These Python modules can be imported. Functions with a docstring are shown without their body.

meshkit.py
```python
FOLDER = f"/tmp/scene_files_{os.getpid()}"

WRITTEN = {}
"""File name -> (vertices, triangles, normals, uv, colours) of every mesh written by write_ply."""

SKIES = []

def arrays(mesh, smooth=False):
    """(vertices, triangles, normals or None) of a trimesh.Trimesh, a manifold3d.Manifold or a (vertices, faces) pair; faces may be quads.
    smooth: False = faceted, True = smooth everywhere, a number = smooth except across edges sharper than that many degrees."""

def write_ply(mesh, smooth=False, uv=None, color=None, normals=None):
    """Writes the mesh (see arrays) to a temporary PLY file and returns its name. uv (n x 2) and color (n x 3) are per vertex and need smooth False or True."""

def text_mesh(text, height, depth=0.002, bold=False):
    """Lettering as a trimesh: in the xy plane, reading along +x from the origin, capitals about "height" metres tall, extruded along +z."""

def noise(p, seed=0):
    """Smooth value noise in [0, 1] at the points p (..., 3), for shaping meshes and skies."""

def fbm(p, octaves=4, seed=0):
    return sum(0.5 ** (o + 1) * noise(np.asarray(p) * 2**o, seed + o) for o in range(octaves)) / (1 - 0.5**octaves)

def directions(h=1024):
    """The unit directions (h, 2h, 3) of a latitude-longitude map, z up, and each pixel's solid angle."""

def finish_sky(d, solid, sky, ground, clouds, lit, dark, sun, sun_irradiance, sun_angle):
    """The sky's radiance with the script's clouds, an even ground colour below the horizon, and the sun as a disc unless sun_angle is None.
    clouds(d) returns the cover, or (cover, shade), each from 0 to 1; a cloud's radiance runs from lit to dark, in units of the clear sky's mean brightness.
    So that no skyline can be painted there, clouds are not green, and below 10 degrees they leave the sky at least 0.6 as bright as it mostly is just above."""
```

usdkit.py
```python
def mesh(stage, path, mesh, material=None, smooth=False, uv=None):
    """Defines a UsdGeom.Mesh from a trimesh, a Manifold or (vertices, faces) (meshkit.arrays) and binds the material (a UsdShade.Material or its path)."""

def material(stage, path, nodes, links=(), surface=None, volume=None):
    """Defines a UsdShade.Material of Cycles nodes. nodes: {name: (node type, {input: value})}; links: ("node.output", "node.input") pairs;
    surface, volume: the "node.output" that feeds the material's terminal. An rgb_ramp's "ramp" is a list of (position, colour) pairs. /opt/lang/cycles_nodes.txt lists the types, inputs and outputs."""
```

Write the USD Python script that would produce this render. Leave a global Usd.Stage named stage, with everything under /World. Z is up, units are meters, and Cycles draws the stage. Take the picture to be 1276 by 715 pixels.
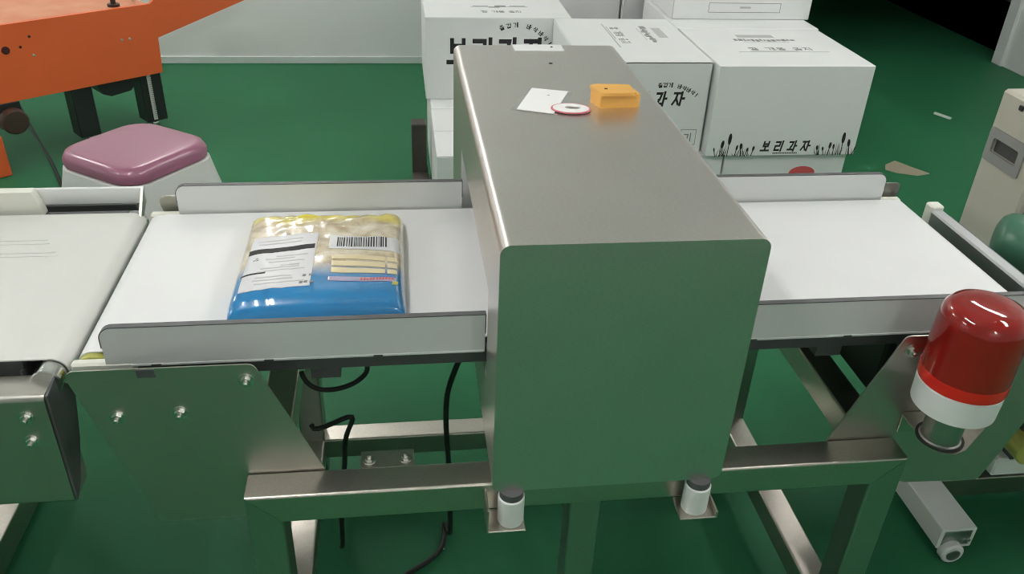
import math, random
import numpy as np, trimesh, manifold3d, usdkit, meshkit
from shapely.geometry import Polygon, LineString, Point, box as sbox
from shapely.ops import unary_union
from shapely import affinity
from pxr import Usd, UsdGeom, UsdLux, UsdShade, Gf, Sdf

random.seed(7)
stage = Usd.Stage.CreateInMemory()
UsdGeom.SetStageUpAxis(stage, UsdGeom.Tokens.z)
UsdGeom.SetStageMetersPerUnit(stage, 1.0)
UsdGeom.Xform.Define(stage, '/World')
UsdGeom.Scope.Define(stage, '/World/Looks')

# ------------------------------------------------------------------ camera, exposure
FPX, PITCH, YAW, ROLL = 1058.33, 0.5439, -0.1456, 0.0432
EYE = np.array([-0.1332, -1.0371, 0.566])
EXPOSURE = 0.2
cam = UsdGeom.Camera.Define(stage, '/World/camera')
cp, sp, cy, sy = math.cos(PITCH), math.sin(PITCH), math.cos(YAW), math.sin(YAW)
fw = np.array([-sy * cp, cy * cp, -sp]); rt = np.array([cy, sy, 0]); up = np.cross(rt, fw)
r2 = rt * math.cos(ROLL) + up * math.sin(ROLL); u2 = -rt * math.sin(ROLL) + up * math.cos(ROLL)
cam.AddTransformOp().Set(Gf.Matrix4d(*r2, 0, *u2, 0, *(-fw), 0, *EYE, 1))
cam.CreateHorizontalApertureAttr(36.0); cam.CreateVerticalApertureAttr(36.0 * 715 / 1276)
cam.CreateFocalLengthAttr(36.0 * FPX / 1276)
cam.CreateClippingRangeAttr(Gf.Vec2f(0.05, 60))
cam.CreateExposureAttr(EXPOSURE)

# ------------------------------------------------------------------ lamps' strength (the tubes of the ceiling lamps, built below)
TUBE_STRENGTH = 57.0
TUBE_COLOUR = (1.0, 0.97, 0.95)
FLOOR, CEIL = -1.08, 2.15
PI = math.pi

# ------------------------------------------------------------------ materials
LK = '/World/Looks/'
def plain(name, col, rough=0.5, **kw):
    return usdkit.material(stage, LK + name, {'p': ('principled_bsdf', {'base_color': col, 'roughness': rough, **kw})}, [], surface='p.BSDF')
def mottled(name, c1, c2, scale, rough=0.5, bump=0.0, bscale=None, stretch=(1, 1, 1), **kw):
    n = {'g': ('geometry', {}), 'm': ('mapping', {'scale': stretch}), 'n': ('noise_texture', {'scale': scale, 'detail': 5}),
         'r': ('rgb_ramp', {'ramp': [(0.3, c1), (0.7, c2)]}), 'p': ('principled_bsdf', {'roughness': rough, **kw})}
    l = [('g.position', 'm.vector'), ('m.vector', 'n.vector'), ('n.fac', 'r.fac'), ('r.color', 'p.base_color')]
    if bump:
        n['n2'] = ('noise_texture', {'scale': bscale or scale * 6, 'detail': 3}); n['b'] = ('bump', {'strength': bump, 'distance': 0.002})
        l += [('m.vector', 'n2.vector'), ('n2.fac', 'b.height'), ('b.normal', 'p.normal')]
    return usdkit.material(stage, LK + name, n, l, surface='p.BSDF')
def steel(name, col, rough, stretch, bump=0.02):
    k = 0.95
    n = {'g': ('geometry', {}), 'm': ('mapping', {'scale': stretch}), 'n': ('noise_texture', {'scale': 160, 'detail': 3}),
         'c': ('noise_texture', {'scale': 5, 'detail': 4}),
         'r': ('rgb_ramp', {'ramp': [(0.3, [x * k for x in col]), (0.7, col)]}),
         'q': ('map_range', {'from_min': 0.3, 'from_max': 0.7, 'to_min': rough - 0.02, 'to_max': rough + 0.03}),
         'b': ('bump', {'strength': bump, 'distance': 0.001}), 'p': ('principled_bsdf', {'metallic': 1.0})}
    l = [('g.position', 'm.vector'), ('m.vector', 'n.vector'), ('g.position', 'c.vector'), ('c.fac', 'r.fac'), ('r.color', 'p.base_color'),
         ('n.fac', 'q.value'), ('q.result', 'p.roughness'), ('n.fac', 'b.height'), ('b.normal', 'p.normal')]
    return usdkit.material(stage, LK + name, n, l, surface='p.BSDF')

m_floor = usdkit.material(stage, LK + 'green_epoxy', {
    'g': ('geometry', {}), 'n': ('noise_texture', {'scale': 1.6, 'detail': 6}), 's': ('noise_texture', {'scale': 9, 'detail': 8, 'roughness': 0.7, 'distortion': 1.2}),
    'r': ('rgb_ramp', {'ramp': [(0.3, (0.023, 0.138, 0.060)), (0.7, (0.029, 0.162, 0.072))]}),
    'r2': ('rgb_ramp', {'ramp': [(0.62, (0, 0, 0)), (0.8, (1, 1, 1))]}),
    'k': ('math', {'math_type': 'multiply', 'value2': 0.10}),
    'x': ('mix_color', {'b': (0.22, 0.34, 0.25)}), 'q': ('map_range', {'to_min': 0.38, 'to_max': 0.55}), 'p': ('principled_bsdf', {'specular_ior_level': 0.12})},
    [('g.position', 'n.vector'), ('g.position', 's.vector'), ('n.fac', 'r.fac'), ('s.fac', 'r2.fac'), ('r2.color', 'k.value1'), ('k.value', 'x.fac'), ('r.color', 'x.a'),
     ('x.result', 'p.base_color'), ('n.fac', 'q.value'), ('q.result', 'p.roughness')], surface='p.BSDF')
m_wall = mottled('wall_panel', (0.76, 0.78, 0.77), (0.79, 0.81, 0.80), 1.5, 0.45)
m_wall_white = mottled('wall_white', (0.66, 0.68, 0.67), (0.72, 0.74, 0.73), 3, 0.5)
m_base = plain('baseboard_grey', (0.62, 0.68, 0.66), 0.5)
m_ceil = plain('ceiling_white', (0.88, 0.88, 0.87), 0.7)
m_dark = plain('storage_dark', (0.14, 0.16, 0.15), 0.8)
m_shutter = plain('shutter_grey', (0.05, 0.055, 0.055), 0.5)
m_fix = plain('lamp_housing', (0.75, 0.75, 0.75), 0.5)
m_tube = usdkit.material(stage, LK + 'lamp_tube', {'e': ('emission', {'color': TUBE_COLOUR, 'strength': TUBE_STRENGTH})}, [], surface='e.emission')

m_head = steel('brushed_head', (0.74, 0.695, 0.66), 0.34, (1, 14, 14), 0.0)
m_steel_x = steel('brushed_steel_along', (0.56, 0.53, 0.47), 0.32, (1, 14, 14))
m_steel_v = steel('brushed_steel_upright', (0.46, 0.46, 0.43), 0.34, (14, 14, 1))
m_steel_y = steel('brushed_steel_across', (0.56, 0.53, 0.47), 0.32, (14, 1, 14))
m_plate = steel('sheet_steel', (0.52, 0.50, 0.46), 0.40, (1, 14, 14), 0.012)
m_chrome = plain('polished_steel', (0.72, 0.72, 0.70), 0.16, metallic=1.0)
m_bolt = plain('zinc_bolt', (0.70, 0.70, 0.66), 0.25, metallic=1.0)
m_rail = plain('rail_grey', (0.65, 0.67, 0.66), 0.34, coat_weight=0.35, coat_roughness=0.12)
m_edge = plain('rail_edge_dark', (0.085, 0.088, 0.09), 0.5)
m_belt = mottled('belt_white', (0.71, 0.715, 0.72), (0.74, 0.745, 0.75), 6, 0.45)
m_belt2 = mottled('belt_cream', (0.60, 0.605, 0.57), (0.64, 0.645, 0.61), 5, 0.5)
m_belt3 = plain('belt_black', (0.022, 0.024, 0.024), 0.6)
m_cream = plain('cream_plastic', (0.74, 0.74, 0.66), 0.4)
m_yellow = plain('pulley_yellow', (0.42, 0.43, 0.10), 0.45)
m_bed = plain('bed_dark', (0.07, 0.075, 0.075), 0.5)
m_liner = plain('liner_grey', (0.62, 0.63, 0.62), 0.4)
m_white = plain('white_plastic', (0.78, 0.79, 0.77), 0.35)
m_rubber = plain('black_rubber', (0.012, 0.012, 0.012), 0.55)
m_black = plain('black_paint', (0.016, 0.017, 0.017), 0.4)
m_orange = mottled('orange_paint', (0.80, 0.138, 0.036), (0.84, 0.150, 0.040), 4, 0.35)
m_orange_top = mottled('orange_paint_worn', (0.60, 0.20, 0.09), (0.66, 0.30, 0.17), 7, 0.4)
m_hole = plain('hole_dark', (0.05, 0.008, 0.004), 0.7)
m_ruler = plain('ruler_strip', (0.55, 0.55, 0.53), 0.4)
m_purple = plain('purple_plastic', (0.35, 0.135, 0.215), 0.3, coat_weight=0.3, coat_roughness=0.15)
m_stool = plain('stool_white', (0.72, 0.72, 0.70), 0.4)
m_card = mottled('carton_white', (0.76, 0.775, 0.77), (0.79, 0.805, 0.80), 4, 0.5)
m_ink = plain('ink_black', (0.012, 0.012, 0.013), 0.6)
m_ink2 = plain('ink_grey', (0.22, 0.22, 0.22), 0.6)
m_ink3 = plain('ink_pale', (0.48, 0.48, 0.48), 0.6)
m_red = plain('ink_red', (0.62, 0.10, 0.10), 0.5)
m_lens = usdkit.material(stage, LK + 'red_lens', {'p': ('principled_bsdf', {'base_color': (0.34, 0.012, 0.010), 'roughness': 0.06, 'transmission_weight': 0.35, 'ior': 1.45,
    'coat_weight': 0.6, 'coat_roughness': 0.04})}, [], surface='p.BSDF')
m_lens_base = plain('red_lens_rim', (0.62, 0.018, 0.012), 0.2, coat_weight=0.5)
m_core = plain('beacon_core', (0.35, 0.02, 0.015), 0.4)
m_yblock = plain('yellow_block', (0.76, 0.40, 0.085), 0.4)
m_paper = plain('paper_white', (0.84, 0.84, 0.83), 0.6)
m_sleeve = usdkit.material(stage, LK + 'clear_sleeve', {'t': ('transparent_bsdf', {'color': (0.97, 0.97, 0.97)}), 'q': ('glossy_bsdf', {'color': (1, 1, 1), 'roughness': 0.15}),
    'm': ('mix_closure', {'fac': 0.42})}, [('t.BSDF', 'm.closure1'), ('q.BSDF', 'm.closure2')], surface='m.closure')
m_pink = plain('pink_rim', (0.62, 0.16, 0.20), 0.5)
m_beige = plain('cabinet_beige', (0.48, 0.46, 0.39), 0.4)
m_beige2 = plain('recess_grey', (0.26, 0.26, 0.25), 0.4)
m_recess = plain('recess_dark', (0.05, 0.05, 0.05), 0.5)
m_motor = plain('motor_green', (0.045, 0.14, 0.085), 0.35)
m_rust = plain('roller_brown', (0.055, 0.032, 0.022), 0.4)
m_brown = plain('pallet_brown', (0.06, 0.05, 0.042), 0.6)
m_grey_frame = steel('frame_grey', (0.42, 0.43, 0.43), 0.45, (1, 1, 1))
m_tan = plain('worn_tan', (0.36, 0.31, 0.22), 0.6)
m_fleck = plain('fleck_white', (0.55, 0.60, 0.55), 0.6)
m_bag = usdkit.material(stage, LK + 'bag_film', {
    'g': ('geometry', {}), 's': ('separate_xyz', {}), 'n': ('noise_texture', {'scale': 14, 'detail': 3}), 'k': ('math', {'math_type': 'multiply_add', 'value2': 0.045}),
    'v': ('noise_texture', {'scale': 26, 'detail': 4, 'roughness': 0.6}),
    'w': ('rgb_ramp', {'ramp': [(0.35, (0.38, 0.30, 0.18)), (0.5, (0.56, 0.47, 0.32)), (0.62, (0.64, 0.57, 0.44))]}),
    'a': ('map_range', {'from_min': 0.345, 'from_max': 0.395}), 'b': ('map_range', {'from_min': 0.548, 'from_max': 0.575}),
    'v2': ('noise_texture', {'scale': 17, 'detail': 2}), 'yl': ('rgb_ramp', {'ramp': [(0.38, (0.42, 0.33, 0.10)), (0.50, (0.66, 0.56, 0.07))]}),
    'x1': ('mix_color', {'a': (0.014, 0.19, 0.44)}), 'x2': ('mix_color', {}),
    'p': ('principled_bsdf', {'roughness': 0.22, 'coat_weight': 1.0, 'coat_roughness': 0.04})},
    [('g.position', 's.vector'), ('g.position', 'n.vector'), ('g.position', 'v.vector'), ('g.position', 'v2.vector'), ('n.fac', 'k.value1'), ('s.y', 'k.value3'), ('k.value', 'a.value'), ('k.value', 'b.value'),
     ('v.fac', 'w.fac'), ('v2.fac', 'yl.fac'), ('a.result', 'x1.fac'), ('w.color', 'x1.b'), ('b.result', 'x2.fac'), ('x1.result', 'x2.a'), ('yl.color', 'x2.b'), ('x2.result', 'p.base_color')], surface='p.BSDF')
m_lab = plain('label_white', (0.62, 0.62, 0.64), 0.45, coat_weight=0.12, coat_roughness=0.2)
m_alu = plain('aluminium_pale', (0.80, 0.81, 0.81), 0.3, metallic=0.3)
m_snack = plain('snack_cream', (0.72, 0.62, 0.38), 0.35, coat_weight=0.6, coat_roughness=0.1)
m_mauve = plain('strip_mauve', (0.36, 0.32, 0.46), 0.35, coat_weight=0.6, coat_roughness=0.1)

# ------------------------------------------------------------------ scene helpers
USED = {}
def uniq(parent, name):
    k = (parent, name); n = USED.get(k, -1) + 1; USED[k] = n
    return f'{parent}/{name}' if n == 0 else f'{parent}/{name}_{n:03d}'
def meta(p, **kw):
    for k, v in kw.items():
        if v: p.SetCustomDataByKey(k, v)
def thing(name, label, category, loc=(0, 0, 0), rotz=0.0, group=None):
    x = UsdGeom.Xform.Define(stage, uniq('/World', name)); x.AddTranslateOp().Set(Gf.Vec3d(*map(float, loc)))
    if rotz: x.AddRotateZOp().Set(math.degrees(rotz))
    meta(x.GetPrim(), label=label, category=category, group=group)
    x.base = np.array(loc, float) if not rotz else np.zeros(3)
    return x
def part(name, mesh, mat, parent, label=None, smooth=35, kind=None):
    """A mesh under a thing, or under another part; given in world coordinates unless the thing is turned."""
    base = parent.base
    if hasattr(mesh, 'to_mesh') or isinstance(mesh, tuple):
        v, f, _ = meshkit.arrays(mesh); mesh = trimesh.Trimesh(v, f, process=False)
    mesh = mesh.copy(); mesh.vertices = mesh.vertices - base
    g = usdkit.mesh(stage, uniq(str(parent.GetPath()), name), mesh, mat, smooth)
    meta(g.GetPrim(), label=label, kind=kind); g.base = base
    return g
def single(name, mesh, mat, label, category, group=None, smooth=35, kind=None):
    v, f, _ = meshkit.arrays(mesh); mesh = trimesh.Trimesh(v, f, process=False)
    g = usdkit.mesh(stage, uniq('/World', name), mesh, mat, smooth)
    meta(g.GetPrim(), label=label, category=category, group=group, kind=kind); g.base = np.zeros(3)
    return g
def struct(name, mesh, mat, label, category, smooth=35): return single(name, mesh, mat, label, category, smooth=smooth, kind='structure')

# ------------------------------------------------------------------ shape helpers
cat = trimesh.util.concatenate
def T(m, loc=(0, 0, 0), R=None):
    m = m.copy()
    if R is not None: m.apply_transform(R)
    m.apply_translation(loc); return m
def rot(deg, axis): return trimesh.transformations.rotation_matrix(math.radians(deg), axis)
def rbox(x0, x1, y0, y1, z0, z1, r=0.002):
    lo, hi = np.array([x0, y0, z0]), np.array([x1, y1, z1]); r = min(r, (hi - lo).min() * 0.45); pts = []
    for s in np.ndindex(2, 2, 2):
        c = np.where(s, hi, lo); d = np.where(s, -1, 1) * r
        for k in range(3):
            q = c + d; q[k] = c[k]; pts.append(q)
    return trimesh.convex.convex_hull(np.array(pts))
def prism(poly, axis, a, b):
    """A shapely polygon pushed from a to b: axis y reads it as (x, z), x as (y, z), z as (x, y)."""
    if isinstance(poly, (list, tuple)): poly = Polygon(poly)
    ms = [trimesh.creation.extrude_polygon(g, b - a, engine='earcut') for g in getattr(poly, 'geoms', [poly]) if g.area > 1e-10]
    m = cat(ms); v = m.vertices.copy()
    if axis == 'z': v[:, 2] += a
    elif axis == 'y': v = np.stack([v[:, 0], b - v[:, 2], v[:, 1]], 1)
    else: v = np.stack([a + v[:, 2], v[:, 0], v[:, 1]], 1)
    m.vertices = v; return m
def rounded(x0, x1, y0, y1, r, seg=5): return sbox(x0 + r, y0 + r, x1 - r, y1 - r).buffer(r, quad_segs=seg)
def soft(poly, r, seg=4): return poly.buffer(-r, join_style='mitre').buffer(r, quad_segs=seg)
def tube(pts, r, n=8, smooth_pts=0):
    p = np.array(pts, float)
    if smooth_pts:
        from scipy.interpolate import CubicSpline
        t = np.r_[0, np.cumsum(np.linalg.norm(np.diff(p, axis=0), axis=1))]; p = CubicSpline(t, p)(np.linspace(0, t[-1], smooth_pts))
    d = np.gradient(p, axis=0); d /= np.linalg.norm(d, axis=1, keepdims=True)
    a = np.array([0.31, 0.17, 0.93]); V = []
    for q, t in zip(p, d):
        s = np.cross(t, a); s /= np.linalg.norm(s); w = np.cross(t, s); ang = np.arange(n) * 2 * PI / n
        V.append(q + r * (np.cos(ang)[:, None] * s + np.sin(ang)[:, None] * w))
    V = np.vstack(V + [p[:1], p[-1:]]); F = []; L = len(p)
    for i in range(L - 1):
        for k in range(n):
            a0, b0 = i * n + k, i * n + (k + 1) % n; F += [[a0, b0, b0 + n], [a0, b0 + n, a0 + n]]
    for k in range(n): F += [[L * n, (k + 1) % n, k], [L * n + 1, (L - 1) * n + k, (L - 1) * n + (k + 1) % n]]
    m = trimesh.Trimesh(V, F, process=False); m.fix_normals(); return m
def lathe(prof, loc=(0, 0, 0), n=40): return T(trimesh.creation.revolve(np.array(prof, float), sections=n), loc)
def cyl(p0, p1, r, n=24, ch=0.0):
    p0, p1 = np.array(p0, float), np.array(p1, float); L = np.linalg.norm(p1 - p0)
    prof = [[0, 0], [r - ch, 0], [r, ch], [r, L - ch], [r - ch, L], [0, L]] if ch else [[0, 0], [r, 0], [r, L], [0, L]]
    m = trimesh.creation.revolve(np.array(prof), sections=n)
    m.apply_transform(trimesh.geometry.align_vectors([0, 0, 1], (p1 - p0) / L)); m.apply_translation(p0); return m
def loft(sections):
    S = [np.asarray(s, float) for s in sections]; n = len(S[0]); V = np.vstack(S + [S[0].mean(0)[None], S[-1].mean(0)[None]]); F = []; L = len(S)
    for i in range(L - 1):
        for k in range(n):
            a0, b0 = i * n + k, i * n + (k + 1) % n; F += [[a0, b0, b0 + n], [a0, b0 + n, a0 + n]]
    for k in range(n): F += [[L * n, (k + 1) % n, k], [L * n + 1, (L - 1) * n + k, (L - 1) * n + (k + 1) % n]]
    m = trimesh.Trimesh(V, F, process=False); m.fix_normals(); return m
def rsq(s, r, z, n=48):
    ring = rounded(-s / 2, s / 2, -s / 2, s / 2, r, 8).exterior
    return np.array([[*ring.interpolate(t, normalized=True).coords[0], z] for t in np.arange(n) / n])
def MF(m): return manifold3d.Manifold(manifold3d.Mesh(np.asarray(m.vertices, np.float32), np.asarray(m.faces, np.uint32)))
def fromMF(m):
    q = m.to_mesh(); return trimesh.Trimesh(q.vert_properties[:, :3], q.tri_verts, process=False)
def bar(axis, a, b, u0, u1, v0, v1, r=0.005, cuts=()):
    """A square tube with rounded corners along an axis; cuts are (normal, offset) planes that keep the side the normal points to."""
    m = MF(prism(rounded(u0, u1, v0, v1, r, 3), axis, a, b))
    for nrm, off in cuts: m = m.trim_by_plane(nrm, off)
    return fromMF(m)
def hexbolt(c, d, r=0.009, washer=True):
    """A hex head on a washer, and the stud that stands out of it, facing along d."""
    hexa = Polygon([(r * math.cos(k * PI / 3), r * math.sin(k * PI / 3)) for k in range(6)])
    ms = [trimesh.creation.extrude_polygon(hexa, r * 0.8, engine='earcut'), T(lathe([[0, 0], [r * 0.5, 0], [r * 0.5, r * 1.5], [r * 0.4, r * 1.7], [0, r * 1.7]], n=12))]
    if washer: ms.append(lathe([[0, 0], [r * 1.5, 0], [r * 1.5, r * 0.2], [0, r * 0.2]], n=20))
    m = cat(ms); m.apply_transform(trimesh.geometry.align_vectors([0, 0, 1], d)); m.apply_translation(c); return m

# ------------------------------------------------------------------ Hangul from strokes
JAMO = {'ㄱ': [[(0, .92), (.92, .92), (.7, 0)]], 'ㄹ': [[(0, 1), (1, 1), (1, .52), (0, .52), (0, 0), (1, 0)]],
        'ㅂ': [[(0, 1), (0, 0), (1, 0), (1, 1)], [(0, .5), (1, .5)]], 'ㅅ': [[(.5, 1), (.42, .55), (0, 0)], [(.45, .6), (1, 0)]],
        'ㅈ': [[(0, 1), (1, 1)], [(.55, 1), (.45, .5), (0, 0)], [(.45, .55), (1, 0)]], 'ㅋ': [[(0, .95), (.92, .95), (.7, 0)], [(0, .5), (.85, .5)]],
        'ㅁ': [[(0, 1), (1, 1), (1, 0), (0, 0), (0, 1)]], 'ㅇ': [[(.5 + .5 * math.cos(t), .5 + .5 * math.sin(t)) for t in np.linspace(0, 2 * PI, 13)]],
        'ㅊ': [[(.3, 1.2), (.7, 1.2)], [(0, .85), (1, .85)], [(.5, .85), (0, 0)], [(.5, .5), (1, 0)]],
        'ㅏ': [[(0, 1), (0, 0)], [(0, .52), (.9, .52)]], 'ㅣ': [[(.3, 1), (.3, 0)]], 'ㅓ': [[(.8, 1), (.8, 0)], [(0, .52), (.8, .52)]],
        'ㅔ': [[(.45, 1), (.45, 0)], [(0, .52), (.45, .52)], [(.95, 1), (.95, 0)]], 'ㅐ': [[(.1, 1), (.1, 0)], [(.1, .52), (.7, .52)], [(.75, 1), (.75, 0)]],
        'ㅗ': [[(.5, 1), (.5, .1)], [(0, .1), (1, .1)]], 'ㅡ': [[(0, .3), (1, .3)]]}
SYL = {'보': 'ㅂㅗ', '리': 'ㄹㅣ', '과': 'ㄱㅘ', '자': 'ㅈㅏ', '즐': 'ㅈㅡㄹ', '겁': 'ㄱㅓㅂ', '게': 'ㄱㅔ', '바': 'ㅂㅏ', '삭': 'ㅅㅏㄱ',
       '칼': 'ㅋㅏㄹ', '개': 'ㄱㅐ', '봉': 'ㅂㅗㅇ', '금': 'ㄱㅡㅁ', '지': 'ㅈㅣ', '기': 'ㄱㅣ'}
def syllable(ch, w=0.13, slant=0.0):
    """The outline of one syllable in a unit square."""
    if ch == '!': g = unary_union([LineString([(.4, 1), (.4, .35)]).buffer(w * .8, quad_segs=2), Point(.4, .05).buffer(w * .8)])
    else:
        j = SYL[ch]; fin = len(j) == 3; y0 = 0.44 if fin else 0.0; S = []
        def put(c, x0, x1, a, b): S.extend([[(x0 + (x1 - x0) * x, a + (b - a) * y) for x, y in s] for s in JAMO[c]])
        if j[1] in 'ㅗㅡ':
            put(j[0], .2, .8, y0 + (.5 if not fin else .28), 1.0); put(j[1], 0.0, 1.0, y0 - .02, y0 + (.38 if not fin else .2))
        elif j[1] == 'ㅘ':
            put('ㄱ', .05, .55, .45, 1); put('ㅗ', 0, .62, 0.05, .42); put('ㅏ', .78, 1.05, -.05, 1.05)
        else: put(j[0], .02, .56, y0 + .05, .97); put(j[1], .76, 1.08, y0 - .03, 1.04)
        if fin: put(j[2], .2, .9, -.03, .28)
        g = unary_union([LineString(s).buffer(w / 2, cap_style='square', join_style='mitre', quad_segs=2) for s in S])
    return affinity.skew(g, xs=slant, origin=(0, 0)) if slant else g
def hangul(text, size, pitch, w=0.13, slant=0.0, aspect=1.0):
    out = []; x = 0
    for ch in text:
        if ch == ' ': x += pitch * 0.55; continue
        out.append(affinity.translate(affinity.scale(syllable(ch, w, slant), size * aspect, size, origin=(0, 0)), x, 0)); x += pitch
    return unary_union(out), x - pitch + size * aspect
def arched(text, size, R, a0, a1, w=0.13):
    """Lettering bent along an arc about the origin, from angle a0 down to a1 (degrees)."""
    out = []; n = len(text)
    for i, ch in enumerate(text):
        if ch == ' ': continue
        a = a0 + (a1 - a0) * i / (n - 1)
        g = affinity.translate(affinity.scale(syllable(ch, w), size, size, origin=(0, 0)), -size / 2, 0)
        out.append(affinity.translate(affinity.rotate(g, a - 90, origin=(0, 0)), R * math.cos(math.radians(a)), R * math.sin(math.radians(a))))
    return unary_union(out)
INK = 0.0006
def on_front(poly, x, z, y): return prism(affinity.translate(poly, x, z), 'y', y - INK, y + 0.0002)
def on_top(poly, x, y, z): return prism(affinity.translate(poly, x, y), 'z', z - 0.0002, z + INK)

# ================================================================== THE SETTING
XL, XR, YF, YB = -5.0, 4.1, -4.0, 4.5
struct('floor', cat([rbox(XL - .2, XR + .2, YF - .2, 9.2, FLOOR - 0.15, FLOOR, 0.001)]), m_floor, 'glossy emerald green epoxy floor', 'floor')
wp = Polygon([(XL, FLOOR), (1.9, FLOOR), (1.9, 0.35), (XR - .01, 0.35), (XR - .01, CEIL), (XL, CEIL)])
struct('wall_back', prism(wp, 'y', YB, YB + 0.12), m_wall, 'pale grey-blue panel wall behind the orange machine', 'wall')
struct('baseboard_back', rbox(XL, 1.9, YB - 0.012, YB, FLOOR, FLOOR + 0.045, 0.003), m_base, 'pale baseboard strip along the foot of the grey-blue wall', 'baseboard')
struct('wall_right', rbox(XR, XR + 0.12, YF, YB, FLOOR, CEIL, 0.002), m_wall_white, 'white wall panel at the upper right corner', 'wall')
struct('trim_1', rbox(XR - 0.022, XR + 0.03, YB - 0.075, YB + 0.03, FLOOR, CEIL, 0.004), m_wall_white, 'white corner trim at the end of the white wall panel', 'trim')
struct('wall_left', rbox(XL - 0.12, XL, YF, YB, FLOOR, CEIL, 0.002), m_wall, 'pale grey panel wall on the left outside the picture', 'wall')
struct('wall_front', rbox(XL, XR, YF - 0.12, YF, FLOOR, CEIL, 0.002), m_wall_white, 'pale grey panel wall behind the viewer', 'wall')
struct('ceiling', rbox(XL, XR, YF, YB + .12, CEIL, CEIL + 0.1, 0.002), m_ceil, 'white ceiling above the packing line', 'ceiling')
# the unlit store beyond the opening, its roller shutter half let down
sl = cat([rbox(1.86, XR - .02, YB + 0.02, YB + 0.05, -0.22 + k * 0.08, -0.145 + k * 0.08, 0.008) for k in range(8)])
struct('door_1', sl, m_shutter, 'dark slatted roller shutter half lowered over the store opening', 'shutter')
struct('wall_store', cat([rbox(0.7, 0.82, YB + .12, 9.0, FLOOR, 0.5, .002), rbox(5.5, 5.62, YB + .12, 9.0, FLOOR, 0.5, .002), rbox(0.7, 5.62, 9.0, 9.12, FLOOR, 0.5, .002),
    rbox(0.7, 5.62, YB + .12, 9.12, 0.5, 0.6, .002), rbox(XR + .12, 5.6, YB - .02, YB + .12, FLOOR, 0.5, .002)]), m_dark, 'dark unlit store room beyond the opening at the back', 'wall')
# ceiling lamps
k = 0; LZ = CEIL - 0.4
for lx, ly in ((0.6, -3.4), (-3.6, -0.2), (-0.9, -0.2), (1.9, -0.2), (-3.4, 3.0), (-1.1, 3.65), (2.5, 1.9)):
    if True:
        t = thing('ceiling_lamp', 'white twin-tube fluorescent lamp hanging on rods over the packing line', 'ceiling lamp', (lx, ly, LZ), group='fluorescent lamps on the ceiling')
        part('housing', prism(soft(Polygon([(lx - .07, LZ), (lx - .09, LZ - .04), (lx + .09, LZ - .04), (lx + .07, LZ)]), .004), 'y', ly - .62, ly + .62), m_fix, t)
        for e in (-.5, .5): part('rod', cyl((lx, ly + e, LZ - .002), (lx, ly + e, CEIL), .005, 8), m_fix, t)
        for s in (-.055, .055): part('lamp_tube', cyl((lx + s, ly - .6, LZ - .06), (lx + s, ly + .6, LZ - .06), 0.018, 10), m_tube, t)
        k += 1

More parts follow.
